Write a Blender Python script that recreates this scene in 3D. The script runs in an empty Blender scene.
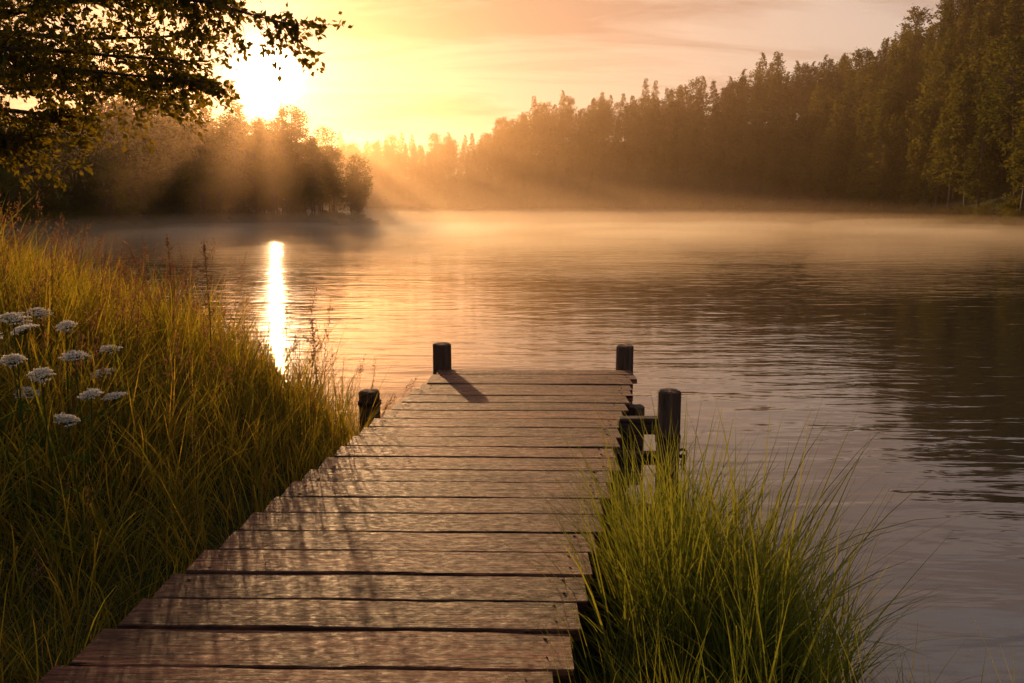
import bpy, math, random
import numpy as np
from mathutils import Vector, Matrix, Euler
random.seed(7); rng=np.random.default_rng(7)
S=bpy.context.scene
S.view_settings.view_transform='Standard'; S.view_settings.look='None'; S.view_settings.exposure=0

# ------------------------------------------------------------ helpers
def link(o,parent=None):
    S.collection.objects.link(o)
    if parent: o.parent=parent
    return o
def mesh_obj(name,v,f,mat=None,parent=None,smooth=False,do_link=True):
    me=bpy.data.meshes.new(name)
    me.from_pydata([tuple(map(float,p)) for p in v],[],[tuple(int(i) for i in q) for q in f])
    if smooth: me.polygons.foreach_set('use_smooth',[True]*len(me.polygons))
    if mat:
        for m in (mat if isinstance(mat,(list,tuple)) else [mat]): me.materials.append(m)
    me.update()
    o=bpy.data.objects.new(name,me)
    if do_link: link(o,parent)
    return o
def empty(name,loc=(0,0,0)):
    e=bpy.data.objects.new(name,None); e.location=loc; e.empty_display_size=.3; S.collection.objects.link(e); return e
def newmat(name):
    m=bpy.data.materials.new(name); m.use_nodes=True; nt=m.node_tree; nt.nodes.clear()
    return m,nt
def N(nt,t,**kw):
    n=nt.nodes.new(t)
    for k,v in kw.items():
        if k in ('ins',):
            for a,b in v.items(): n.inputs[a].default_value=b
        else: setattr(n,k,v)
    return n
def L(nt,a,b): nt.links.new(a,b)
def ramp(nt,fac,stops):
    r=nt.nodes.new('ShaderNodeValToRGB'); cr=r.color_ramp
    while len(cr.elements)<len(stops): cr.elements.new(.5)
    for e,(p,c) in zip(cr.elements,stops):
        e.position=p; e.color=(c[0],c[1],c[2],1) if len(c)==3 else c
    if fac is not None: L(nt,fac,r.inputs[0])
    return r
def math_(nt,op,a,b=None,clamp=False):
    n=nt.nodes.new('ShaderNodeMath'); n.operation=op; n.use_clamp=clamp
    for i,x in enumerate((a,b)):
        if x is None: continue
        if isinstance(x,(int,float)): n.inputs[i].default_value=x
        else: L(nt,x,n.inputs[i])
    return n.outputs[0]

# ------------------------------------------------------------ camera / sun
PITCH=8.9
cam=bpy.data.objects.new('camera',bpy.data.cameras.new('camera')); link(cam)
cam.data.lens=28; cam.data.sensor_width=36; cam.data.clip_end=6000; cam.data.clip_start=.05
cam.location=(0,0,1.95); cam.rotation_euler=(math.radians(90-PITCH),0,0)
S.camera=cam
AZ=math.radians(-16.6); EL=math.radians(9.3)
sund=Vector((math.sin(AZ)*math.cos(EL),math.cos(AZ)*math.cos(EL),math.sin(EL)))
sl=bpy.data.lights.new('sun','SUN'); sl.energy=5; sl.angle=math.radians(.55); sl.color=(1,.54,.23)
so=bpy.data.objects.new('sun',sl); link(so); so.rotation_euler=sund.to_track_quat('Z','Y').to_euler(); so.location=(-20,60,40)

# ------------------------------------------------------------ world
w=bpy.data.worlds.new('World'); S.world=w; w.use_nodes=True; nt=w.node_tree; nt.nodes.clear()
out=N(nt,'ShaderNodeOutputWorld'); bg=N(nt,'ShaderNodeBackground'); L(nt,bg.outputs[0],out.inputs[0])
sky=N(nt,'ShaderNodeTexSky'); sky.sky_type='NISHITA'; sky.sun_disc=False
sky.sun_elevation=EL; sky.sun_rotation=AZ; sky.air_density=1.4; sky.dust_density=2.5; sky.ozone_density=1.0
tc=N(nt,'ShaderNodeTexCoord')
tint=N(nt,'ShaderNodeMix',data_type='RGBA',blend_type='MULTIPLY'); tint.inputs[0].default_value=1
tint.inputs[7].default_value=(1.28,.80,.72,1); L(nt,sky.outputs[0],tint.inputs[6])
sc0=N(nt,'ShaderNodeVectorMath',operation='SCALE'); L(nt,tint.outputs[2],sc0.inputs[0]); sc0.inputs['Scale'].default_value=.085
gm=N(nt,'ShaderNodeGamma'); gm.inputs[1].default_value=.46; L(nt,sc0.outputs[0],gm.inputs[0])
sc=N(nt,'ShaderNodeVectorMath',operation='SCALE'); L(nt,gm.outputs[0],sc.inputs[0]); sc.inputs['Scale'].default_value=.85
# direction to sun
dot=N(nt,'ShaderNodeVectorMath',operation='DOT_PRODUCT'); dot.inputs[1].default_value=sund
nrm=N(nt,'ShaderNodeVectorMath',operation='NORMALIZE'); L(nt,tc.outputs['Generated'],nrm.inputs[0]); L(nt,nrm.outputs[0],dot.inputs[0])
d=math_(nt,'MAXIMUM',dot.outputs['Value'],0)
# dust-laden air toward the sun
dm=N(nt,'ShaderNodeMix',data_type='RGBA'); L(nt,math_(nt,'MULTIPLY',math_(nt,'POWER',d,3.5),.96),dm.inputs[0])
L(nt,sc.outputs[0],dm.inputs[6]); dm.inputs[7].default_value=(.84,.49,.265,1)
# thin streaky cloud
sep=N(nt,'ShaderNodeSeparateXYZ'); L(nt,tc.outputs['Generated'],sep.inputs[0])
zz=math_(nt,'ADD',sep.outputs[2],.12)
cx=math_(nt,'DIVIDE',sep.outputs[0],zz); cy=math_(nt,'DIVIDE',sep.outputs[1],zz)
comb=N(nt,'ShaderNodeCombineXYZ'); L(nt,math_(nt,'MULTIPLY',cx,.5),comb.inputs[0]); L(nt,math_(nt,'MULTIPLY',cy,1.7),comb.inputs[1])
cn=N(nt,'ShaderNodeTexNoise',ins={'Scale':1.2,'Detail':7,'Roughness':.6,'Distortion':.7}); L(nt,comb.outputs[0],cn.inputs['Vector'])
cr=ramp(nt,cn.outputs[0],[(.38,(.80,.71,.70)),(.56,(1.08,1.10,1.16))])
m2=N(nt,'ShaderNodeMix',data_type='RGBA',blend_type='MULTIPLY'); m2.inputs[0].default_value=1
L(nt,dm.outputs[2],m2.inputs[6]); L(nt,cr.outputs[0],m2.inputs[7])
acc=m2.outputs[2]
for p,c in ((3000,(7,5.5,3.4)),(420,(.8,.52,.30)),(60,(.22,.10,.04))):
    v=N(nt,'ShaderNodeVectorMath',operation='SCALE'); v.inputs[0].default_value=c; L(nt,math_(nt,'POWER',d,p),v.inputs['Scale'])
    a=N(nt,'ShaderNodeVectorMath',operation='ADD'); L(nt,acc,a.inputs[0]); L(nt,v.outputs[0],a.inputs[1]); acc=a.outputs[0]
L(nt,acc,bg.inputs[0]); bg.inputs[1].default_value=1.0

# ------------------------------------------------------------ materials
def foliage_mat(name,c1,c2,transl=.4,tcol=None,rough=.55,realized=False):
    m,nt=newmat(name)
    at=N(nt,'ShaderNodeAttribute',attribute_name='tint')
    rnd=N(nt,'ShaderNodeAttribute',attribute_name='rnd').outputs['Fac'] if realized else N(nt,'ShaderNodeObjectInfo').outputs['Random']
    f=math_(nt,'ADD',math_(nt,'MULTIPLY',rnd,.45),math_(nt,'MULTIPLY',at.outputs['Fac'],.55))
    r=ramp(nt,f,[(0,c1),(1,c2)])
    b=N(nt,'ShaderNodeBsdfDiffuse'); L(nt,r.outputs[0],b.inputs['Color'])
    t=N(nt,'ShaderNodeBsdfTranslucent')
    hs=N(nt,'ShaderNodeMix',data_type='RGBA',blend_type='MULTIPLY'); hs.inputs[0].default_value=1
    hs.inputs[7].default_value=(*(tcol or (2.2,1.9,.7)),1); L(nt,r.outputs[0],hs.inputs[6]); L(nt,hs.outputs[2],t.inputs[0])
    mx=N(nt,'ShaderNodeMixShader'); mx.inputs[0].default_value=transl
    L(nt,b.outputs[0],mx.inputs[1]); L(nt,t.outputs[0],mx.inputs[2])
    o=N(nt,'ShaderNodeOutputMaterial'); L(nt,mx.outputs[0],o.inputs[0]); return m
def bark_mat(name,c1,c2,scale=(8,8,1.5)):
    m,nt=newmat(name); tc=N(nt,'ShaderNodeTexCoord'); mp=N(nt,'ShaderNodeMapping'); mp.inputs['Scale'].default_value=scale
    L(nt,tc.outputs['Object'],mp.inputs[0]); n=N(nt,'ShaderNodeTexNoise',ins={'Scale':2.5,'Detail':7,'Roughness':.65}); L(nt,mp.outputs[0],n.inputs['Vector'])
    r=ramp(nt,n.outputs[0],[(.3,c1),(.7,c2)]); b=N(nt,'ShaderNodeBsdfPrincipled',ins={'Roughness':.85}); L(nt,r.outputs[0],b.inputs['Base Color'])
    bp=N(nt,'ShaderNodeBump',ins={'Strength':.6,'Distance':.02}); L(nt,n.outputs[0],bp.inputs['Height']); L(nt,bp.outputs[0],b.inputs['Normal'])
    o=N(nt,'ShaderNodeOutputMaterial'); L(nt,b.outputs[0],o.inputs[0]); return m
M_bark=bark_mat('bark',(.04,.028,.02),(.13,.09,.065))
M_conifer=foliage_mat('conifer_needles',(.020,.038,.013),(.12,.12,.035),.42,(2.4,1.9,.7))
M_decid=foliage_mat('broad_leaves',(.035,.05,.015),(.12,.11,.03),.45)
M_leaf=foliage_mat('overhanging_leaves',(.045,.058,.014),(.13,.115,.025),.52,(3.0,2.1,.6))
M_grass=foliage_mat('grass_blades',(.05,.09,.018),(.28,.22,.055),.58,(3.0,2.3,.8),realized=True)
M_reed=foliage_mat('reed_blades',(.045,.085,.02),(.19,.20,.045),.5,(2.3,2.0,.8),realized=True)
M_straw=foliage_mat('dry_seed_heads',(.12,.07,.04),(.28,.17,.10),.45,(1.6,1.3,.9))
M_petal=foliage_mat('white_florets',(.6,.57,.5),(.82,.8,.76),.4,(1.1,1.1,1.1))

# ------------------------------------------------------------ shoreline + terrain
shore=np.array([(0.7,4.4),(1.15,3.4),(1.9,2.2),(3.5,1.0),(7,-0.8),(15,-4),(35,-5),(55,20),(66,60),(73,110),(80,180),(86,260),(72,330),(40,385),
 (-20,412),(-90,416),(-130,380),(-112,300),(-78,255),(-40,226),(-34,216),(-46,190),(-56,162),(-63,130),(-62,108),(-58,80),(-40,45),(-22,28),(-12.5,19.5),
 (-7.2,14.2),(-4.4,10.8),(-2.6,8.6),(-1.5,7.1),(-.4,5.9)])
def sdist(x,y):
    """positive inland, negative over the lake"""
    x=np.asarray(x,float); y=np.asarray(y,float)
    best=np.full(x.shape,1e9); inside=np.zeros(x.shape,bool)
    n=len(shore)
    for i in range(n):
        ax,ay=shore[i]; bx,by=shore[(i+1)%n]
        dx,dy=bx-ax,by-ay; t=np.clip(((x-ax)*dx+(y-ay)*dy)/(dx*dx+dy*dy),0,1)
        best=np.minimum(best,np.hypot(x-ax-t*dx,y-ay-t*dy))
        c=((ay>y)!=(by>y)); 
        with np.errstate(divide='ignore',invalid='ignore'):
            xi=ax+(y-ay)*dx/(dy if dy!=0 else 1e-9)
        inside^= c&(x<xi)
    return np.where(inside,-best,best)
def sm(t): t=np.clip(t,0,1); return t*t*(3-2*t)
# dock edges (metres)
def dl(y): return -1.512+(y-2.555)*.1545
def dr(y): return .179+(y-2.487)*.198
def height(x,y):
    x=np.asarray(x,float); y=np.asarray(y,float)
    d=sdist(x,y)+.25*np.sin(x*1.3+1)*np.cos(y*.9)*np.clip(np.hypot(x,y)/30,.15,3)
    near=np.hypot(x,y-5)
    lake=np.maximum(-.22+d*.25,-2.5)*(d<0)
    bank=1.65*(1-np.exp(-np.maximum(d,0)/2.3))+.05*np.sin(x*3.1)*np.sin(y*2.7)
    side=np.maximum(dl(y)-x,x-dr(y))            # distance away from the dock
    cap=.08+.42*np.maximum(side-.1,0)
    cap=np.where(side<0,.05,cap)
    bank=np.where((y<9)&(near<40),np.minimum(bank,cap),bank)
    A=20+21*sm((x+45)/85); A=np.where((x<-10)&(y<330),6.0,A)
    A=A*(1+.10*np.sin(x*.035+y*.022)+.06*np.sin(y*.06))
    hill=A*sm((d-2)/np.where((x>0)|(y>330),50,80))
    hill=np.where(near<45,0,hill*np.clip((near-45)/30,0,1))
    return np.where(d<0,lake,bank+hill)-np.where(d<0,.0,.22*np.exp(-np.maximum(d,0)*3))
def warp(n,R,k): t=np.linspace(-1,1,n); return R*np.sinh(k*t)/math.sinh(k)
gx=warp(420,1600,6.6); gy=warp(420,1600,6.6)+5
X,Y=np.meshgrid(gx,gy,indexing='ij'); Z=height(X,Y)
v=np.stack([X.ravel(),Y.ravel(),Z.ravel()],1); n1,n2=X.shape
I=np.arange(n1*n2).reshape(n1,n2)
f=np.stack([I[:-1,:-1].ravel(),I[1:,:-1].ravel(),I[1:,1:].ravel(),I[:-1,1:].ravel()],1)
M_ground,nt=newmat('bank_soil_and_grass')
geo=N(nt,'ShaderNodeNewGeometry'); n=N(nt,'ShaderNodeTexNoise',ins={'Scale':.35,'Detail':8,'Roughness':.7}); L(nt,geo.outputs['Position'],n.inputs['Vector'])
r=ramp(nt,n.outputs[0],[(.3,(.022,.02,.010)),(.5,(.035,.042,.014)),(.72,(.06,.065,.022))])
b=N(nt,'ShaderNodeBsdfPrincipled',ins={'Roughness':.95}); L(nt,r.outputs[0],b.inputs['Base Color']); b.inputs['Specular IOR Level'].default_value=.1
n2_=N(nt,'ShaderNodeTexNoise',ins={'Scale':6,'Detail':6}); L(nt,geo.outputs['Position'],n2_.inputs['Vector'])
bp=N(nt,'ShaderNodeBump',ins={'Strength':.8,'Distance':.08}); L(nt,n2_.outputs[0],bp.inputs['Height']); L(nt,bp.outputs[0],b.inputs['Normal'])
o=N(nt,'ShaderNodeOutputMaterial'); L(nt,b.outputs[0],o.inputs[0])
mesh_obj('ground',v,f,M_ground,smooth=True)

# ------------------------------------------------------------ water
M_water,nt=newmat('lake_water')
geo=N(nt,'ShaderNodeNewGeometry')
def wn(scale,detail,stretch=(1,1,1),dist=0):
    mp=N(nt,'ShaderNodeMapping'); mp.inputs['Scale'].default_value=stretch; mp.inputs['Rotation'].default_value=(0,0,.12); L(nt,geo.outputs['Position'],mp.inputs[0])
    n=N(nt,'ShaderNodeTexNoise',ins={'Scale':scale,'Detail':detail,'Roughness':.5,'Distortion':dist}); L(nt,mp.outputs[0],n.inputs['Vector']); return n.outputs[0]
big=wn(.06,2,(1,2.2,1)); mid=wn(.55,2,(.7,1.7,1),.4); sml=wn(2.8,3,(.5,1.7,1),.3); m3=wn(1.15,2,(.6,1.9,1),.6)
patch=ramp(nt,big,[(.38,(.2,)*3),(.60,(1,)*3)]).outputs[0]
hgt=math_(nt,'ADD',math_(nt,'ADD',math_(nt,'MULTIPLY',mid,.016),math_(nt,'MULTIPLY',m3,.014)),math_(nt,'MULTIPLY',math_(nt,'MULTIPLY',sml,patch),.012))
bp=N(nt,'ShaderNodeBump',ins={'Strength':1.0,'Distance':1.0}); L(nt,hgt,bp.inputs['Height'])
b=N(nt,'ShaderNodeBsdfPrincipled',ins={'Roughness':.045,'IOR':2.1,'Base Color':(.014,.018,.02,1)})
L(nt,bp.outputs[0],b.inputs['Normal'])
o=N(nt,'ShaderNodeOutputMaterial'); L(nt,b.outputs[0],o.inputs[0])
mesh_obj('lake_water',[(-260,-40,0),(260,-40,0),(260,520,0),(-260,520,0)],[(0,1,2,3)],M_water)

# ------------------------------------------------------------ mist (real participating media)
def volmat(name,dens,g,col):
    m,nt=newmat(name); s=N(nt,'ShaderNodeVolumeScatter',ins={'Density':dens,'Anisotropy':g,'Color':(*col,1)})
    o=N(nt,'ShaderNodeOutputMaterial'); L(nt,s.outputs[0],o.inputs['Volume']); return m
def vol(name,x0,x1,y0,y1,z0,z1,dens,g,col):
    vv=[(x,y,z) for x in (x0,x1) for y in (y0,y1) for z in (z0,z1)]
    ff=[(0,1,3,2),(4,6,7,5),(0,4,5,1),(2,3,7,6),(0,2,6,4),(1,5,7,3)]
    return mesh_obj(name,vv,ff,volmat(name,dens,g,col))
vol('morning_haze',-500,500,60,800,-3,70,.00056,.80,(1,.68,.40))
# low mist: banks whose tops swell gently toward the far shore, no wall at the near side
def mistbank(name,prof,dens,g,col,hw=170):
    V=[];F=[]
    for (y,zt) in prof:
        for x in (-hw,hw): V+=[(x,y,-2.6),(x,y,zt)]
    for i in range(len(prof)-1):
        a=i*4; b_=a+4
        F+=[(a+1,a+3,b_+3,b_+1),(a,b_,b_+2,a+2),(a,a+1,b_+1,b_),(a+2,b_+2,b_+3,a+3)]
    F+=[(0,2,3,1)]; e=(len(prof)-1)*4; F+=[(e,e+1,e+3,e+2)]
    mesh_obj(name,V,F,volmat(name,dens,g,col))
mistbank('lake_mist',[(30,-.2),(42,.45),(60,.95),(92,1.6),(140,2.4),(220,3.6),(330,5.2),(430,6.6)],.0040,.55,(1,.74,.50))
mistbank('lake_mist.001',[(55,-.1),(85,1.2),(120,2.9),(180,6.0),(220,8.8),(260,12.5),(310,18),(370,27),(440,40)],.0017,.6,(1,.70,.45),180)
# drifting wisps lying on the water: flattened ellipsoids, none overlapping
V=[];F=[];cs=[]
for _ in range(900):
    D=30+170*rng.random()**1.3; u=rng.uniform(-.42,.66); rx=rng.uniform(.06,.15)*D+2; ry=rng.uniform(.04,.08)*D+2
    c=(u*D,D); 
    if sdist(np.array([c[0]]),np.array([c[1]]))[0]>-2: continue
    if any(abs(c[0]-q[0])<(rx+q[2]) and abs(c[1]-q[1])<(ry+q[3]) for q in cs): continue
    rz=rng.uniform(.35,1.0)*(.6+D/170); cs.append((c[0],c[1],rx,ry)); o_=len(V); A_,B_=20,12
    for i in range(1,B_):
        for k in range(A_):
            t=math.pi*i/B_; a=2*math.pi*k/A_; wob=1+.15*math.sin(3*a+c[0])+.1*math.sin(5*a+c[1])
            V.append((c[0]+rx*.85*wob*math.sin(t)*math.cos(a),c[1]+ry*.85*wob*math.sin(t)*math.sin(a),.3*rz+rz*math.cos(t)))
    V.append((c[0],c[1],1.3*rz)); V.append((c[0],c[1],-.7*rz)); T_=len(V)-2
    for i in range(B_-2):
        for k in range(A_): k2=(k+1)%A_; F.append((o_+i*A_+k,o_+(i+1)*A_+k,o_+(i+1)*A_+k2,o_+i*A_+k2))
    for k in range(A_): k2=(k+1)%A_; F.append((T_,o_+k,o_+k2)); F.append((T_+1,o_+(B_-2)*A_+k2,o_+(B_-2)*A_+k))
    if len(cs)>=28: break
mesh_obj('mist_wisps',V,F,volmat('mist_wisps',.018,.5,(1,.76,.54)))

# ------------------------------------------------------------ foliage building blocks
def quads(cent,direc,length,width,fold=.25):
    """diamond leaves: arrays n,3"""
    n=len(cent); direc=direc/np.linalg.norm(direc,axis=1,keepdims=True)
    rnd=rng.normal(size=(n,3)); side=np.cross(direc,rnd); side/=np.linalg.norm(side,axis=1,keepdims=True)+1e-9
    up=np.cross(side,direc)
    length=np.asarray(length).reshape(-1,1)*np.ones((n,1)); width=np.asarray(width).reshape(-1,1)*np.ones((n,1))
    a=cent; b=cent+direc*length*.45+side*width*.5+up*width*fold*.5; c=cent+direc*length; d=cent+direc*length*.45-side*width*.5+up*width*fold*.5
    V=np.stack([a,b,c,d],1).reshape(-1,3); F=np.arange(4*n).reshape(n,4); return V,F
def tube(path,radii,seg=6):
    V=[];F=[]
    P=[Vector(p) for p in path]
    for i,p in enumerate(P):
        t=(P[min(i+1,len(P)-1)]-P[max(i-1,0)]).normalized()
        a=t.cross(Vector((0,0,1)) if abs(t.z)<.9 else Vector((1,0,0))).normalized(); b=t.cross(a)
        for k in range(seg):
            an=2*math.pi*k/seg; V.append(p+(a*math.cos(an)+b*math.sin(an))*radii[i])
    for i in range(len(P)-1):
        for k in range(seg):
            k2=(k+1)%seg; F.append((i*seg+k,i*seg+k2,(i+1)*seg+k2,(i+1)*seg+k))
    F.append(tuple(range(seg))[::-1]); F.append(tuple(range((len(P)-1)*seg,len(P)*seg)))
    return V,F
class Build:
    def __init__(s): s.v=[];s.f=[];s.mi=[];s.t=[]
    def add(s,V,F,mi,tint=None):
        o=len(s.v); s.v.extend([tuple(p) for p in V]); s.f.extend([tuple(int(i)+o for i in q) for q in F]); s.mi.extend([mi]*len(F))
        s.t.extend([.5]*len(V) if tint is None else list(tint))
    def obj(s,name,mats,do_link=True,parent=None,smooth=False):
        ob=mesh_obj(name,s.v,s.f,mats,parent,smooth,do_link)
        ob.data.polygons.foreach_set('material_index',s.mi)
        a=ob.data.attributes.new('tint','FLOAT','POINT'); a.data.foreach_set('value',[float(x) for x in s.t]); return ob
def conifer(name,H,R,bare=.12,dens=1.0,droop=.25,clumpy=False):
    B=Build(); lean=rng.normal(0,.3,2)
    def tp(z): return Vector((lean[0]*(z/H)**2,lean[1]*(z/H)**2,z))
    zs=[H*i/9 for i in range(10)]
    V,F=tube([tp(z) for z in zs],[.26*(1-z/H*.93) for z in zs],7); B.add(V,F,0)
    z=H*bare; C=[];D=[];Ls=[];T=[]
    while z<H*.985:
        t=(z/H-bare)/(1-bare)
        if clumpy: prof=(math.sin(math.pi*min(1,.12+t*.86))**.6)
        else: prof=min(1,(1-t)**.75*1.05)*min(1,.45+t*4)
        nl=rng.integers(4,7)
        for _ in range(nl):
            if rng.random()<.1: continue
            ln=max(.35,R*prof*rng.uniform(.6,1.25)); an=rng.uniform(0,2*math.pi); base=tp(z)
            pitch=rng.uniform(-.1,.25) if not clumpy else rng.uniform(.0,.6)
            dirv=Vector((math.cos(an),math.sin(an),pitch))
            tip=base+dirv*ln+Vector((0,0,-droop*ln*.6)); midp=base+dirv*ln*.55
            if ln>.8:
                V,F=tube([base,midp,tip],[.05,.035,.01],3); B.add(V,F,0)
            k=int(11*dens*(ln/R+.35)); tt=rng.random()
            for j in range(k):
                s=rng.uniform(.15,1)**.7
                p=(base.lerp(midp,s/.55) if s<.55 else midp.lerp(tip,(s-.55)/.45))
                wd=.38*ln*(1.1-s)+.12
                off=rng.normal(0,1,3)*np.array([wd*.6,wd*.6,.22 if not clumpy else .35])
                c=np.array(p)+off; C.append(c)
                D.append(np.array(dirv)*1.0+rng.normal(0,.7,3)+np.array([0,0,-.35])); Ls.append(rng.uniform(.4,.9)); T.append(np.clip(tt*.6+rng.random()*.4,0,1))
        z+=H*.0165*rng.uniform(.7,1.4)
    Ls=np.array(Ls); V,F=quads(np.array(C),np.array(D),Ls,Ls*rng.uniform(.3,.5,len(Ls)))
    B.add(V,F,1,np.repeat(T,4)); return B.obj(name,[M_bark,M_conifer],False)
def broadleaf(name,H,R,nc=26,leaves=170,bush=False,ls=.42):
    B=Build(); tr=H*.42 if not bush else .3
    V,F=tube([(0,0,0),(.1,.05,tr*.6),(.0,.1,tr),(.1,.0,H*.75)],[.3,.24,.2,.05] if not bush else [.06,.05,.04,.02],7); B.add(V,F,0)
    C=[];D=[];T=[]
    for i in range(nc):
        for _ in range(40):
            p=rng.uniform(-1,1,3)
            if .35<np.linalg.norm(p)<1: break
        c=np.array([p[0]*R,p[1]*R,H*.58+p[2]*H*.40]) if not bush else np.array([p[0]*R,p[1]*R,H*.5+p[2]*H*.4])
        V,F=tube([(0,.1,tr*rng.uniform(.6,1)),tuple(c*np.array([.5,.5,.8])),tuple(c)],[.1,.06,.02] if not bush else [.03,.02,.01],3); B.add(V,F,0)
        cr=R*rng.uniform(.22,.42); tt=rng.random()
        q=rng.normal(0,1,(leaves,3)); q/=np.linalg.norm(q,axis=1,keepdims=True); q*=rng.uniform(.3,1.05,(leaves,1))**.6*cr; q[:,2]*=.7
        C.append(c+q); D.append(q+rng.normal(0,cr*.6,(leaves,3))+np.array([0,0,-.2])); T.append(np.clip(tt*.6+rng.random(leaves)*.4,0,1))
    C=np.vstack(C); D=np.vstack(D); T=np.hstack(T); l=rng.uniform(.6,1.2,len(C))*ls
    V,F=quads(C,D,l,l*.6); B.add(V,F,1,np.repeat(T,4)); return B.obj(name,[M_bark,M_decid],False)
def tuft(name,n,hmin,hmax,spread,wid,lean=.35,mats=None,seed=0.0,bend=1.0):
    B=Build()
    for i in range(n):
        h=rng.uniform(hmin,hmax); a=rng.uniform(0,2*math.pi); r=spread*math.sqrt(rng.random()); b0=np.array([math.cos(a)*r,math.sin(a)*r,-.05])
        a2=a+rng.normal(0,1.0); out=np.array([math.cos(a2),math.sin(a2),0]); side=np.array([-out[1],out[0],0])
        ln=lean*rng.uniform(.2,1.3); bd=bend*rng.uniform(.1,1.0)
        w0=wid*rng.uniform(.6,1.3); segs=6; V=[];F=[]; p=b0.copy(); th=ln*.5
        for k in range(segs+1):
            t=k/segs; ww=w0*(1-t**1.6)+.0006
            V+= [p-side*ww*.5,p+side*ww*.5]
            th2=th+bd*t*1.5
            p=p+(out*math.sin(th2)+np.array([0,0,math.cos(th2)]))*h/segs
        for k in range(segs): F.append((2*k,2*k+1,2*k+3,2*k+2))
        tt=rng.random(); B.add(V,F,0,[min(1,tt*.8+.2*(k//2)/segs) for k in range(len(V))])
        if rng.random()<seed:    # airy seed panicle on a thin stem
            tip=V[-2]*.5+V[-1]*.5; st=np.array([b0[0],b0[1],0]); top=tip*.3+np.array([b0[0],b0[1],h*1.25])*.7
            VV,FF=tube([tuple(st),tuple((st+top)/2+out*.02),tuple(top)],[.0018,.0015,.001],3); B.add(VV,FF,1)
            m=26; s=rng.random(m); cc=top[None]-(top-st)[None]*(s[:,None]*.22)+rng.normal(0,.010,(m,3))
            dd=rng.normal(0,.5,(m,3))+np.array([0,0,1.0]); VV,FF=quads(cc,dd,.022,.007); B.add(VV,FF,1,np.repeat(rng.random(m),4))
    return B.obj(name,mats or [M_grass,M_straw],False)
def coll(name,objs):
    c=bpy.data.collections.new(name)
    for o in objs: c.objects.link(o)
    return c
def scatter(name,collection,pts,rots,scl,idx,realize=False):
    me=bpy.data.meshes.new(name); me.from_pydata([tuple(map(float,p)) for p in pts],[],[])
    a=me.attributes.new('rot','FLOAT_VECTOR','POINT'); a.data.foreach_set('vector',np.asarray(rots,float).ravel())
    a=me.attributes.new('scl','FLOAT','POINT'); a.data.foreach_set('value',np.asarray(scl,float))
    a=me.attributes.new('idx','INT','POINT'); a.data.foreach_set('value',np.asarray(idx,int))
    a=me.attributes.new('rnd','FLOAT','POINT'); a.data.foreach_set('value',rng.random(len(pts)))
    o=bpy.data.objects.new(name,me); link(o)
    ng=bpy.data.node_groups.new(name,'GeometryNodeTree')
    ng.interface.new_socket('Geometry',in_out='INPUT',socket_type='NodeSocketGeometry'); ng.interface.new_socket('Geometry',in_out='OUTPUT',socket_type='NodeSocketGeometry')
    gi=ng.nodes.new('NodeGroupInput'); go=ng.nodes.new('NodeGroupOutput'); ip=ng.nodes.new('GeometryNodeInstanceOnPoints')
    ci=ng.nodes.new('GeometryNodeCollectionInfo'); ci.inputs['Collection'].default_value=collection; ci.inputs['Separate Children'].default_value=True; ci.inputs['Reset Children'].default_value=True
    def na(nm,t):
        q=ng.nodes.new('GeometryNodeInputNamedAttribute'); q.data_type=t; q.inputs[0].default_value=nm; return q.outputs[0]
    l=ng.links.new
    l(gi.outputs[0],ip.inputs['Points']); l(ci.outputs[0],ip.inputs['Instance']); ip.inputs['Pick Instance'].default_value=True
    l(na('idx','INT'),ip.inputs['Instance Index']); l(na('rot','FLOAT_VECTOR'),ip.inputs['Rotation']); l(na('scl','FLOAT'),ip.inputs['Scale'])
    src=ip.outputs[0]
    if realize:
        rz=ng.nodes.new('GeometryNodeRealizeInstances'); l(src,rz.inputs[0]); src=rz.outputs[0]
    l(src,go.inputs[0]); md=o.modifiers.new('scatter','NODES'); md.node_group=ng; return o

# ------------------------------------------------------------ forests
cons=[conifer('conifer_a',22,3.3),conifer('conifer_b',25,3.8,.2,1.1,.3),conifer('conifer_c',19,3.6,.08,1.1,.2),
     conifer('conifer_d',24,4.2,.3,1.3,.1,True),conifer('conifer_e',21,4.4,.22,1.4,.05,True)]
con=coll('conifer_kinds',cons)
dec=coll('headland_kinds',[broadleaf('broadleaf_a',19,5.5,34,180),broadleaf('broadleaf_b',16,5.5,30,180),broadleaf('broadleaf_c',21,5,34,180)]+cons[1:])
bus=coll('shrub_kinds',[broadleaf('shrub_a',3.2,2.2,14,110,True,.24),broadleaf('shrub_b',2.2,2.6,12,110,True,.22)])
def poisson(x0,x1,y0,y1,sp,keep):
    nx=int((x1-x0)/sp); ny=int((y1-y0)/sp)
    gxx,gyy=np.meshgrid(np.arange(nx),np.arange(ny)); px=x0+(gxx.ravel()+rng.uniform(0,1,gxx.size))*sp; py=y0+(gyy.ravel()+rng.uniform(0,1,gxx.size))*sp
    d=sdist(px,py); k=keep(px,py,d); return px[k],py[k],d[k]
px,py,d=poisson(-10,330,80,520,5.8,lambda x,y,d:(d>5)&(d<62)&(x>10-(y>395)*40)&(x/y<.85))
z=height(px,py); n=len(px); s=rng.uniform(.68,1.36,n)*(1-.12*(d<10))
ix=rng.choice(5,n,p=[.26,.26,.16,.18,.14])
scatter('conifer_forest',con,np.stack([px,py,z-.3],1),np.stack([rng.normal(0,.03,n),rng.normal(0,.03,n),rng.uniform(0,6.28,n)],1),s,ix)
px,py,d=poisson(-260,10,395,560,6.4,lambda x,y,d:(d>3)&(d<60)&(x/y>-.36))
z=height(px,py); n=len(px); s=rng.uniform(.75,1.1,n)
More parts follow.
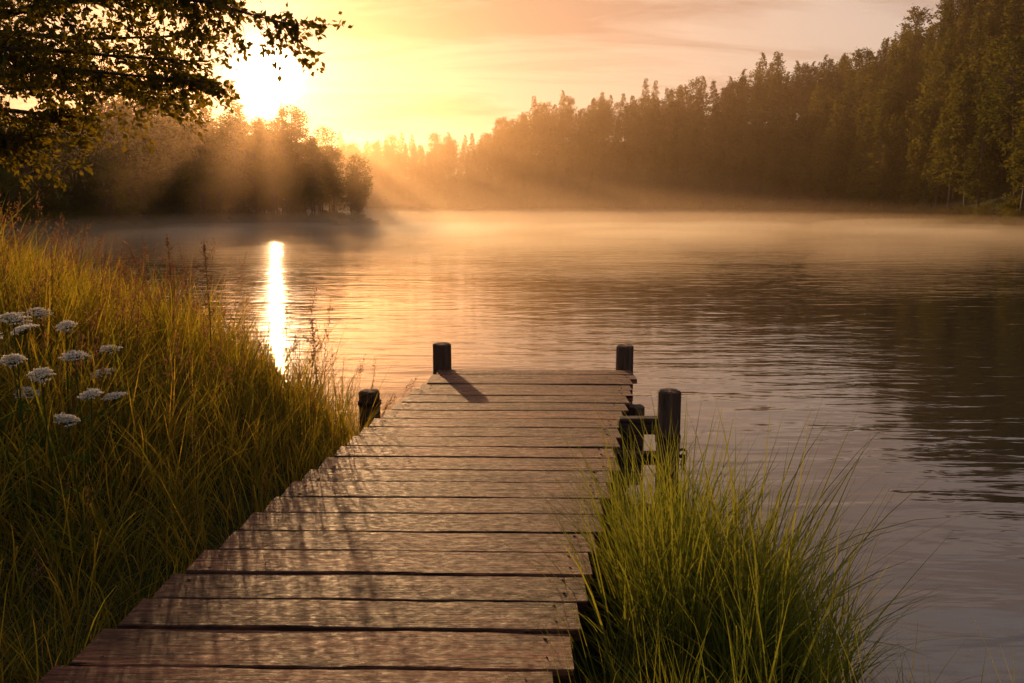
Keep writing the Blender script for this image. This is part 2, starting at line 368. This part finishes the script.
scatter('far_forest',con,np.stack([px,py,z-.3],1),np.stack([0*px,0*px,rng.uniform(0,6.28,n)],1),s,rng.integers(0,5,n))
px,py,d=poisson(-240,-30,60,330,6.2,lambda x,y,d:(d>3)&(d<55)&(x/y>-.85)&(y>95)&(y<280))
z=height(px,py); n=len(px); s=rng.uniform(.85,1.2,n)*np.clip(.46+d/28,.46,1.05)*np.where(px/py<-.5,.75,1)
ix=np.where(rng.random(n)<.45,rng.integers(0,3,n),rng.integers(3,7,n))
scatter('headland_trees',dec,np.stack([px,py,z-.3],1),np.stack([0*px,0*px,rng.uniform(0,6.28,n)],1),s,ix)
px,py,d=poisson(-140,110,50,430,2.6,lambda x,y,d:(d>.4)&(d<7)&(rng.random(len(x))<.75)&(np.abs(x/y)<.75))
z=height(px,py); n=len(px)
scatter('shoreline_shrubs',bus,np.stack([px,py,z-.2],1),np.stack([0*px,0*px,rng.uniform(0,6.28,n)],1),rng.uniform(.35,1.0,n)*np.clip(.4+d/8,.4,1.2),rng.integers(0,2,n))

# ------------------------------------------------------------ near grass
gr=coll('grass_kinds',[tuft('grass_tuft_a',34,.35,.75,.12,.0075,.5),tuft('grass_tuft_b',36,.30,.65,.14,.0065,.7,bend=1.3),tuft('grass_tuft_c',28,.45,1.0,.11,.008,.45,seed=.08,bend=1.1),
   tuft('grass_tuft_d',30,.4,.8,.13,.006,.5,seed=.25)])
px,py,d=poisson(-22,.2,.8,26,.175,lambda x,y,d:(d>-.15)&(x<dl(y)-.10)&(x/(y+.8)>-.85)&((y<13)|(rng.random(len(x))<.4)))
z=height(px,py); n=len(px); idx=rng.choice(4,n,p=[.36,.34,.23,.07])
patchy=.5+.5*np.sin(px*2.3+1)*np.sin(py*1.9); s=(rng.uniform(.6,1.1,n)+.38*patchy)*np.clip(.55+(dl(py)-px)/1.6,.55,1.0)
scatter('meadow_grass',gr,np.stack([px,py,z],1),np.stack([rng.normal(0,.18,n),rng.normal(.10,.2,n),rng.uniform(0,6.28,n)],1),s,idx,True)
rd=coll('reed_kinds',[tuft('reed_tuft_a',34,.55,1.05,.07,.010,.35,[M_reed,M_straw],0,.9),tuft('reed_tuft_b',30,.4,.85,.09,.009,.5,[M_reed,M_straw],0,1.1),tuft('reed_tuft_c',14,.8,1.25,.05,.009,.5,[M_reed,M_straw],0,1.1)])
n=100; px=np.concatenate([rng.normal(.88,.21,n),rng.uniform(.45,.9,32)]); py=np.concatenate([rng.normal(3.15,.38,n),rng.uniform(3.4,4.4,32)])
k=(px>dr(py)+.10); px=px[k];py=py[k];n=len(px); z=np.maximum(height(px,py),-.12)
scatter('waterside_reeds',rd,np.stack([px,py,z],1),np.stack([rng.normal(0,.1,n),rng.normal(.05,.12,n),rng.uniform(0,6.28,n)],1),rng.uniform(.6,1.03,n)*np.clip(1.28-(px-.6)*.6,.45,1.1),rng.choice(3,n,p=[.45,.4,.15]),True)
n=200; py=rng.uniform(-1,3.0,n); px=dr(py)+.1+rng.uniform(0,1.4,n); k=(sdist(px,py)>-.05)&((py<1.2)|(px<1.15)); px=px[k];py=py[k];n=len(px)
scatter('bank_grass',rd,np.stack([px,py,height(px,py)],1),np.stack([rng.normal(0,.1,n),rng.normal(0,.1,n),rng.uniform(0,6.28,n)],1),rng.uniform(.45,.75,n),rng.integers(0,2,n),True)

# ------------------------------------------------------------ wild flowers
M_stem=foliage_mat('flower_stem',(.05,.09,.02),(.08,.12,.03),.2)
def umbel(loc,hz,rad):
    B=Build(); x,y=loc; g=float(height(np.array([x]),np.array([y]))[0]); hh=hz-g
    top=np.array([rng.normal(0,.03),rng.normal(0,.03),hh]); 
    V,F=tube([(0,0,-.03),(top[0]*.3+.01,top[1]*.3,hh*.5),tuple(top)],[.0045,.0035,.0025],5); B.add(V,F,0)
    tilt=np.array([rng.normal(.0,.2),rng.normal(-.12,.15)])
    for i in range(32):
        a=i*2.399; r=rad*math.sqrt((i+.5)/32)*rng.uniform(.85,1.12); e=top+np.array([math.cos(a)*r,math.sin(a)*r,.045-.022*(r/rad)**2]); e[2]+=tilt[0]*(e[0]-top[0])-tilt[1]*(e[1]-top[1])+rng.normal(0,.003)
        V,F=tube([tuple(top),tuple(e)],[.0013,.0009],3); B.add(V,F,0)
        m=22; q=rng.normal(0,1,(m,3)); q[:,2]*=.25; q/=np.linalg.norm(q,axis=1,keepdims=True); cc=e+q*rng.uniform(.1,1,(m,1))*.0115
        dd=q+np.array([0,0,.3]); V,F=quads(cc,dd,.0075,.0065); B.add(V,F,1,np.repeat(rng.random(m),4))
    for s in (.35,.6):   # feathery leaves
        m=24; bse=top*s; a=rng.uniform(0,6.28); di=np.array([math.cos(a),math.sin(a),.4]); cc=bse+di*rng.uniform(0,.12,(m,1)); V,F=quads(cc,di+rng.normal(0,.7,(m,3)),.04,.008); B.add(V,F,0)
    o=B.obj('white_wildflower',[M_stem,M_petal]); o.location=(x,y,g)
for x,y,hz in ((-2.29,3.6,1.46),(-2.38,3.9,1.37),(-2.48,4.3,1.33),(-2.14,3.4,1.31),(-2.11,3.5,1.23),(-2.23,4.0,1.22),(-2.37,4.6,1.16),(-2.05,3.7,1.07),(-2.57,4.2,.99),(-1.93,3.4,1.04),(-2.43,4.6,1.01),(-2.36,3.6,1.37),(-3.1,5.6,1.12),(-2.75,4.7,1.36),(-2.2,4.3,.95)):
    umbel((x,y),hz,rng.uniform(.045,.066))
def dockplant(x,y,h):
    B=Build(); g=float(height(np.array([x]),np.array([y]))[0]); V,F=tube([(0,0,-.03),(.02,0,h*.5),(.0,.02,h)],[.005,.004,.002],5); B.add(V,F,0)
    for i in range(7):
        zb=h*(.5+.07*i); a=i*2.4; tip=(math.cos(a)*.07,math.sin(a)*.07,zb+.07); V,F=tube([(0,0,zb),tip],[.002,.001],3); B.add(V,F,0)
        m=30; s=rng.random((m,1)); cc=np.array([0,0,zb])*(1-s)+np.array(tip)*s+rng.normal(0,.007,(m,3)); V,F=quads(cc,rng.normal(0,1,(m,3)),.014,.012); B.add(V,F,1,np.repeat(rng.random(m)*.4,4))
    m=80; cc=np.stack([rng.normal(0,.008,m),rng.normal(.01,.008,m),rng.uniform(h*.75,h*1.02,m)],1); V,F=quads(cc,rng.normal(0,1,(m,3)),.015,.013); B.add(V,F,1,np.repeat(rng.random(m)*.4,4))
    o=B.obj('seeding_sorrel',[M_stem,M_straw]); o.location=(x,y,g)
for x,y,h in ((-2.35,6.1,1.15),(-1.65,6.5,.9),(-3.1,7.2,1.1)): dockplant(x,y,h)

# ------------------------------------------------------------ overhanging tree
B=Build()
V,F=tube([(-6.9,7.8,.6),(-6.8,7.8,1.8),(-6.6,7.7,3.2),(-6.5,7.6,4.6),(-6.6,7.6,6.3)],[.26,.22,.19,.14,.05],12); B.add(V,F,0)
limbs=[[(-6.6,7.7,3.2),(-5.6,7.4,3.5),(-4.7,7.2,3.58),(-3.9,7.1,3.74),(-3.1,7.0,3.76),(-2.5,6.9,3.7),(-1.8,6.9,3.5)],
 [(-6.6,7.7,2.9),(-5.6,7.2,3.1),(-4.7,7.0,3.08),(-3.9,7.0,3.2),(-3.1,7.0,3.12),(-2.6,7.0,3.08)],
 [(-6.7,7.7,2.6),(-5.1,7.0,2.75),(-4.5,6.9,2.68),(-4.1,6.9,2.6)],
 [(-6.6,7.7,3.6),(-5.5,7.5,3.95),(-4.6,7.4,4.0),(-3.6,7.3,4.1),(-2.2,7.2,3.95)],
 [(-6.6,7.7,3.0),(-5.5,7.0,3.2),(-4.7,6.4,3.35),(-4.2,6.35,3.28),(-3.7,6.3,3.2)],
 [(-6.6,7.7,3.4),(-5.5,7.8,3.4),(-4.5,7.6,3.48),(-3.6,7.6,3.4),(-2.8,7.6,3.35)],
 [(-6.5,7.6,4.2),(-4.6,7.0,4.3),(-3.2,6.8,4.3),(-2.3,6.8,4.15)],[(-6.6,7.7,3.1),(-4.8,7.8,2.95),(-3.9,7.7,2.85)],
 [(-6.6,7.7,3.4),(-5.2,8.2,3.75),(-4.2,8.3,3.7),(-3.2,8.4,3.75)],[(-6.6,7.7,3.5),(-5.4,6.8,3.7),(-4.6,6.5,3.72),(-3.5,6.4,3.7),(-2.7,6.4,3.72)],
 [(-6.6,7.7,4.0),(-5,8.3,4.3),(-3.9,8.5,4.35),(-2.6,8.5,4.2)],[(-6.6,7.7,3.1),(-5.2,8.4,3.3),(-4.2,8.6,3.25),(-3.5,8.6,3.2)],
 [(-6.5,7.6,4.6),(-5.6,8.6,5.6),(-4.6,9.2,6.2)],[(-6.5,7.6,4.8),(-7.6,6.8,5.6),(-8.6,6.2,5.9)],[(-6.5,7.6,5.2),(-6.2,7.2,6.2),(-5.4,6.9,6.9)]]
LC=[];LD=[];LT=[]
for lm in limbs:
    P=[np.array(p) for p in lm]; k=len(P); V,F=tube(lm,[.045*(1-i/(k-1))**1.3+.006 for i in range(k)],6); B.add(V,F,0)
    tot=sum(np.linalg.norm(P[i+1]-P[i]) for i in range(k-1)); nt_=int(tot*20)
    for j in range(nt_):
        s=rng.uniform(.25,1)*(k-1); i=min(int(s),k-2); p=P[i]+(P[i+1]-P[i])*(s-i); fd=P[i+1]-P[i]; fd/=np.linalg.norm(fd)
        dv=fd*rng.uniform(.3,1)+rng.normal(0,.6,3)*np.array([1,1,.75])+np.array([0,0,-.12]); dv/=np.linalg.norm(dv); ln=rng.uniform(.18,.6)
        q=p+dv*ln*.5+rng.normal(0,.03,3); e=p+dv*ln+np.array([0,0,-.06*rng.random()])
        V,F=tube([tuple(p),tuple(q),tuple(e)],[.006,.0035,.0015],3); B.add(V,F,0)
        for m in range(int(8+ln*38)):
            t=rng.uniform(.15,1.05); c=p+(e-p)*t+rng.normal(0,.025,3); LC.append(c); LD.append(dv*.6+rng.normal(0,.7,3)+np.array([0,0,-.25])); LT.append(rng.random())
LC=np.array(LC);LD=np.array(LD);ll=rng.uniform(.04,.078,len(LC)); V,F=quads(LC,LD,ll,ll*.62,.3); B.add(V,F,1,np.repeat(LT,4))
B.obj('overhanging_tree',[M_bark,M_leaf])

# ------------------------------------------------------------ dock
def wood(name,c1,c2,c3,rough=.5,bump=.004):
    m,nt=newmat(name); tc=N(nt,'ShaderNodeTexCoord'); oi=N(nt,'ShaderNodeObjectInfo')
    off=N(nt,'ShaderNodeVectorMath',operation='SCALE'); off.inputs[0].default_value=(37,91,13); L(nt,oi.outputs['Random'],off.inputs['Scale'])
    ad=N(nt,'ShaderNodeVectorMath',operation='ADD'); L(nt,tc.outputs['Object'],ad.inputs[0]); L(nt,off.outputs[0],ad.inputs[1])
    def nz(sc,scale,det=8,dist=0,r=.6):
        mp=N(nt,'ShaderNodeMapping'); mp.inputs['Scale'].default_value=sc; L(nt,ad.outputs[0],mp.inputs[0])
        n=N(nt,'ShaderNodeTexNoise',ins={'Scale':scale,'Detail':det,'Roughness':r,'Distortion':dist}); L(nt,mp.outputs[0],n.inputs['Vector']); return n.outputs[0]
    grain=nz((2.2,34,12),2.8,10,.3,.8); broad=nz((1,4,3),2.0,5); crack=nz((.9,38,12),2.2,4,.15,.5); worn=nz((5,9,3),5,9,.2,.75)
    r=ramp(nt,grain,[(.36,c1),(.5,c2),(.62,c3)])
    rb=ramp(nt,broad,[(.3,(.40,.38,.38)),(.7,(1.5,1.45,1.4))])
    mx=N(nt,'ShaderNodeMix',data_type='RGBA',blend_type='MULTIPLY'); mx.inputs[0].default_value=1; L(nt,r.outputs[0],mx.inputs[6]); L(nt,rb.outputs[0],mx.inputs[7])
    rc=ramp(nt,crack,[(.375,(.05,)*3),(.415,(1,)*3)])
    mc=N(nt,'ShaderNodeMix',data_type='RGBA',blend_type='MULTIPLY'); mc.inputs[0].default_value=1; L(nt,mx.outputs[2],mc.inputs[6]); L(nt,rc.outputs[0],mc.inputs[7])
    hr=ramp(nt,oi.outputs['Random'],[(0,(.60,.60,.60)),(.5,(1,1,1)),(1,(1.3,1.2,1.15))])
    mh=N(nt,'ShaderNodeMix',data_type='RGBA',blend_type='MULTIPLY'); mh.inputs[0].default_value=1; L(nt,mc.outputs[2],mh.inputs[6]); L(nt,hr.outputs[0],mh.inputs[7])
    b=N(nt,'ShaderNodeBsdfPrincipled'); L(nt,mh.outputs[2],b.inputs['Base Color']); b.inputs['Specular IOR Level'].default_value=.34
    rr=ramp(nt,worn,[(.35,(rough-.16,)*3),(.65,(min(1,rough+.28),)*3)]); L(nt,rr.outputs[0],b.inputs['Roughness'])
    hh=math_(nt,'ADD',math_(nt,'ADD',math_(nt,'MULTIPLY',grain,1.0),math_(nt,'MULTIPLY',rc.outputs[0],.6)),math_(nt,'MULTIPLY',worn,.7))
    bp=N(nt,'ShaderNodeBump',ins={'Strength':1,'Distance':bump}); L(nt,hh,bp.inputs['Height']); L(nt,bp.outputs[0],b.inputs['Normal'])
    o=N(nt,'ShaderNodeOutputMaterial'); L(nt,b.outputs[0],o.inputs[0]); return m
M_plank=wood('weathered_plank',(.022,.0095,.006),(.12,.047,.028),(.31,.14,.082),.58,.010)
M_post=wood('dark_timber',(.02,.012,.008),(.06,.035,.024),(.11,.07,.05),.65,.006)
M_nail,nt=newmat('rusty_nail'); b=N(nt,'ShaderNodeBsdfPrincipled',ins={'Roughness':.6,'Metallic':.7,'Base Color':(.05,.03,.02,1)}); o=N(nt,'ShaderNodeOutputMaterial'); L(nt,b.outputs[0],o.inputs[0])
dock=empty('wooden_dock',(0,0,0)); DZ=.45
def beam(name,a,b,w,h,mat,bev=.012,parent=None):
    a=Vector(a);b=Vector(b); d=b-a; ln=d.length
    vv=[(x,y,z) for x in (-ln/2,ln/2) for y in (-w/2,w/2) for z in (-h/2,h/2)]; ff=[(0,1,3,2),(4,6,7,5),(0,4,5,1),(2,3,7,6),(0,2,6,4),(1,5,7,3)]
    o=mesh_obj(name,vv,ff,mat,parent); o.location=(a+b)/2; o.rotation_euler=d.to_track_quat('X','Z').to_euler()
    md=o.modifiers.new('b','BEVEL'); md.width=bev; md.segments=2; return o
yy=7.76; i=0
while yy>-1.6:
    wd=.245*rng.uniform(.9,1.1); gap=rng.uniform(.009,.015); y1=yy; y0=yy-wd+gap; i+=1
    # subdivided plank with irregular edges
    nseg=26; V=[];F=[]; sk=.022; e1=rng.normal(0,.010); e2=rng.normal(0,.010)
    ym=(y0+y1)/2; xl=dl(ym)+e1; xr=dr(ym)+e2; cup=rng.normal(0,.0018); zt=rng.normal(0,.0014); tl=rng.normal(0,.0015)
    ph=rng.uniform(0,6,4)
    for s in range(nseg+1):
        t=s/nseg; x=xl+(xr-xl)*t; yo=-(t-.5)*sk*1.6
        ja=.0022*math.sin(t*17+ph[0])+.0015*math.sin(t*41+ph[1])+rng.normal(0,.0007); jb=.0022*math.sin(t*15+ph[2])+.0015*math.sin(t*37+ph[3])+rng.normal(0,.0007)
        fa=y0+yo+ja; fb=y1+yo+jb; z=zt+tl*(t-.5)+.0015*math.sin(t*7+ph[1])
        r_=.005
        V+=[(x,fa,z-.045),(x,fa,z-r_),(x,fa+r_,z+cup),(x,(fa+fb)/2,z-cup*.3),(x,fb-r_,z+cup),(x,fb,z-r_),(x,fb,z-.045)]
    for s in range(nseg):
        for k in range(7):
            k2=(k+1)%7; F.append((s*7+k,(s+1)*7+k,(s+1)*7+k2,s*7+k2))
    F.append(tuple(range(7))); F.append(tuple(range(nseg*7,nseg*7+7))[::-1])
    o=mesh_obj('plank_%d'%i,[(a-(xl+xr)/2,b-ym,c) for a,b,c in V],F,M_plank,dock); o.location=((xl+xr)/2,ym,DZ)
    B=Build()
    for ex in (xl+.09,xr-.09):
        for ey in (ym-.06,ym+.06):
            if rng.random()<.12: continue
            q=[(ex+rng.normal(0,.003)+.0045*math.cos(a),ey+.0045*math.sin(a)) for a in np.linspace(0,2*math.pi,9)[:-1]]
            B.add([(p[0],p[1],DZ+zt-.01) for p in q]+[(p[0],p[1],DZ+zt+.0025) for p in q],[tuple(range(8,16))]+[(k,(k+1)%8,8+(k+1)%8,8+k) for k in range(8)],0)
    B.obj('nails_%d'%i,[M_nail],parent=dock)
    yy-=wd
for nm,fx in (('stringer_left',lambda y:dl(y)+.07),('stringer_right',lambda y:dr(y)-.07),('stringer_middle',lambda y:(dl(y)+dr(y))/2)):
    beam(nm,(fx(-1.6),-1.6,DZ-.046-.085),(fx(7.6),7.6,DZ-.046-.085),.08,.165,M_post,parent=dock)
for j,y in enumerate((7.35,5.62,3.8,1.8)):
    beam('cross_beam_%d'%j,(dl(y)+.0,y,DZ-.30),(dr(y)+(.0 if j!=1 else .0),y,DZ-.30),.10,.12,M_post,parent=dock)
def pile(name,x,y,z0,z1,r,parent,seg=20,taper=.96):
    V=[];F=[]; hs=[z0,z0+(z1-z0)*.3,z0+(z1-z0)*.6,z1-.035,z1-.010,z1]; rr=[r*1.06,r*1.02,r,r*taper,r*taper,r*taper-.012]
    ph=rng.uniform(0,6,3)
    for z,ra in zip(hs,rr):
        for k in range(seg):
            a=2*math.pi*k/seg; q=ra*(1+.03*math.sin(3*a+ph[0]+z)+.02*math.sin(7*a+ph[1])+rng.normal(0,.008)); V.append((q*math.cos(a),q*math.sin(a),z-z0+(rng.normal(0,.003) if z>z1-.02 else 0)))
    for i in range(len(hs)-1):
        for k in range(seg):
            k2=(k+1)%seg; F.append((i*seg+k,i*seg+k2,(i+1)*seg+k2,(i+1)*seg+k))
    V.append((0,0,z1-z0+.004)); c=len(V)-1; t0=(len(hs)-1)*seg
    for k in range(seg): F.append((t0+k,t0+(k+1)%seg,c))
    o=mesh_obj(name,V,F,M_post_v,parent); o.location=(x,y,z0); return o
# vertical grain version
M_post_v=bark_mat('pile_wood',(.02,.012,.009),(.17,.10,.065),(9,9,.9))
pile('end_pile_left',-.70,7.86,-1.6,.70,.094,dock)
pile('end_pile_right',1.13,7.86,-1.6,.68,.090,dock)
for j,y in enumerate((5.62,3.8,1.8)):
    pile('pile_right_%d'%j,dr(y)-.10,y+.14,-1.4,.24,.075,dock); pile('pile_left_%d'%j,dl(y)+.10,y+.14,-1.4,.24,.075,dock)
pile('pile_right_outer',dr(6.7)+.06,6.7,-1.5,.34,.075,dock)
# mooring post tied to the dock by a timber
mp=empty('mooring_post',(1.13,5.60,0))
o=pile('post',0,0,-1.3,.72,.085,mp); 
beam('brace_upper',(-.36,.02,.455),(.02,.02,.455),.10,.12,M_post,parent=mp); beam('brace_lower',(-.40,.05,.20),(.0,.05,.20),.09,.09,M_post,parent=mp)
# iron collar with ring and short rope tail
M_iron=M_nail
V=[];F=[]
for z in (.34,.39):
    for k in range(24): a=2*math.pi*k/24; V.append((.092*math.cos(a),.092*math.sin(a),z))
for k in range(24): F.append((k,(k+1)%24,24+(k+1)%24,24+k))
mesh_obj('iron_band',V,F,M_iron,mp)
V,F=tube([(.09+.03*math.cos(a)+.02,0,.25+.03*math.sin(a)) for a in np.linspace(0,2*math.pi,14)],[.010]*14,6); mesh_obj('ring',V,F,M_iron,mp,True)
V,F=tube([(.10,-.02,.25),(.12,-.03,.22),(.105,-.02,.17),(.115,0,.12)],[.014,.02,.014,.008],6); mesh_obj('rope_tail',V,F,M_straw,mp,True)
op=empty('old_post',(-1.19,6.5,0)); pile('post',0,0,-1.2,.52,.088,op)
V=[];F=[]
for z in (.40,.43):
    for k in range(24): a=2*math.pi*k/24; V.append((.098*math.cos(a),.098*math.sin(a),z))
for k in range(24): F.append((k,(k+1)%24,24+(k+1)%24,24+k))
mesh_obj('iron_band',V,F,M_iron,op)
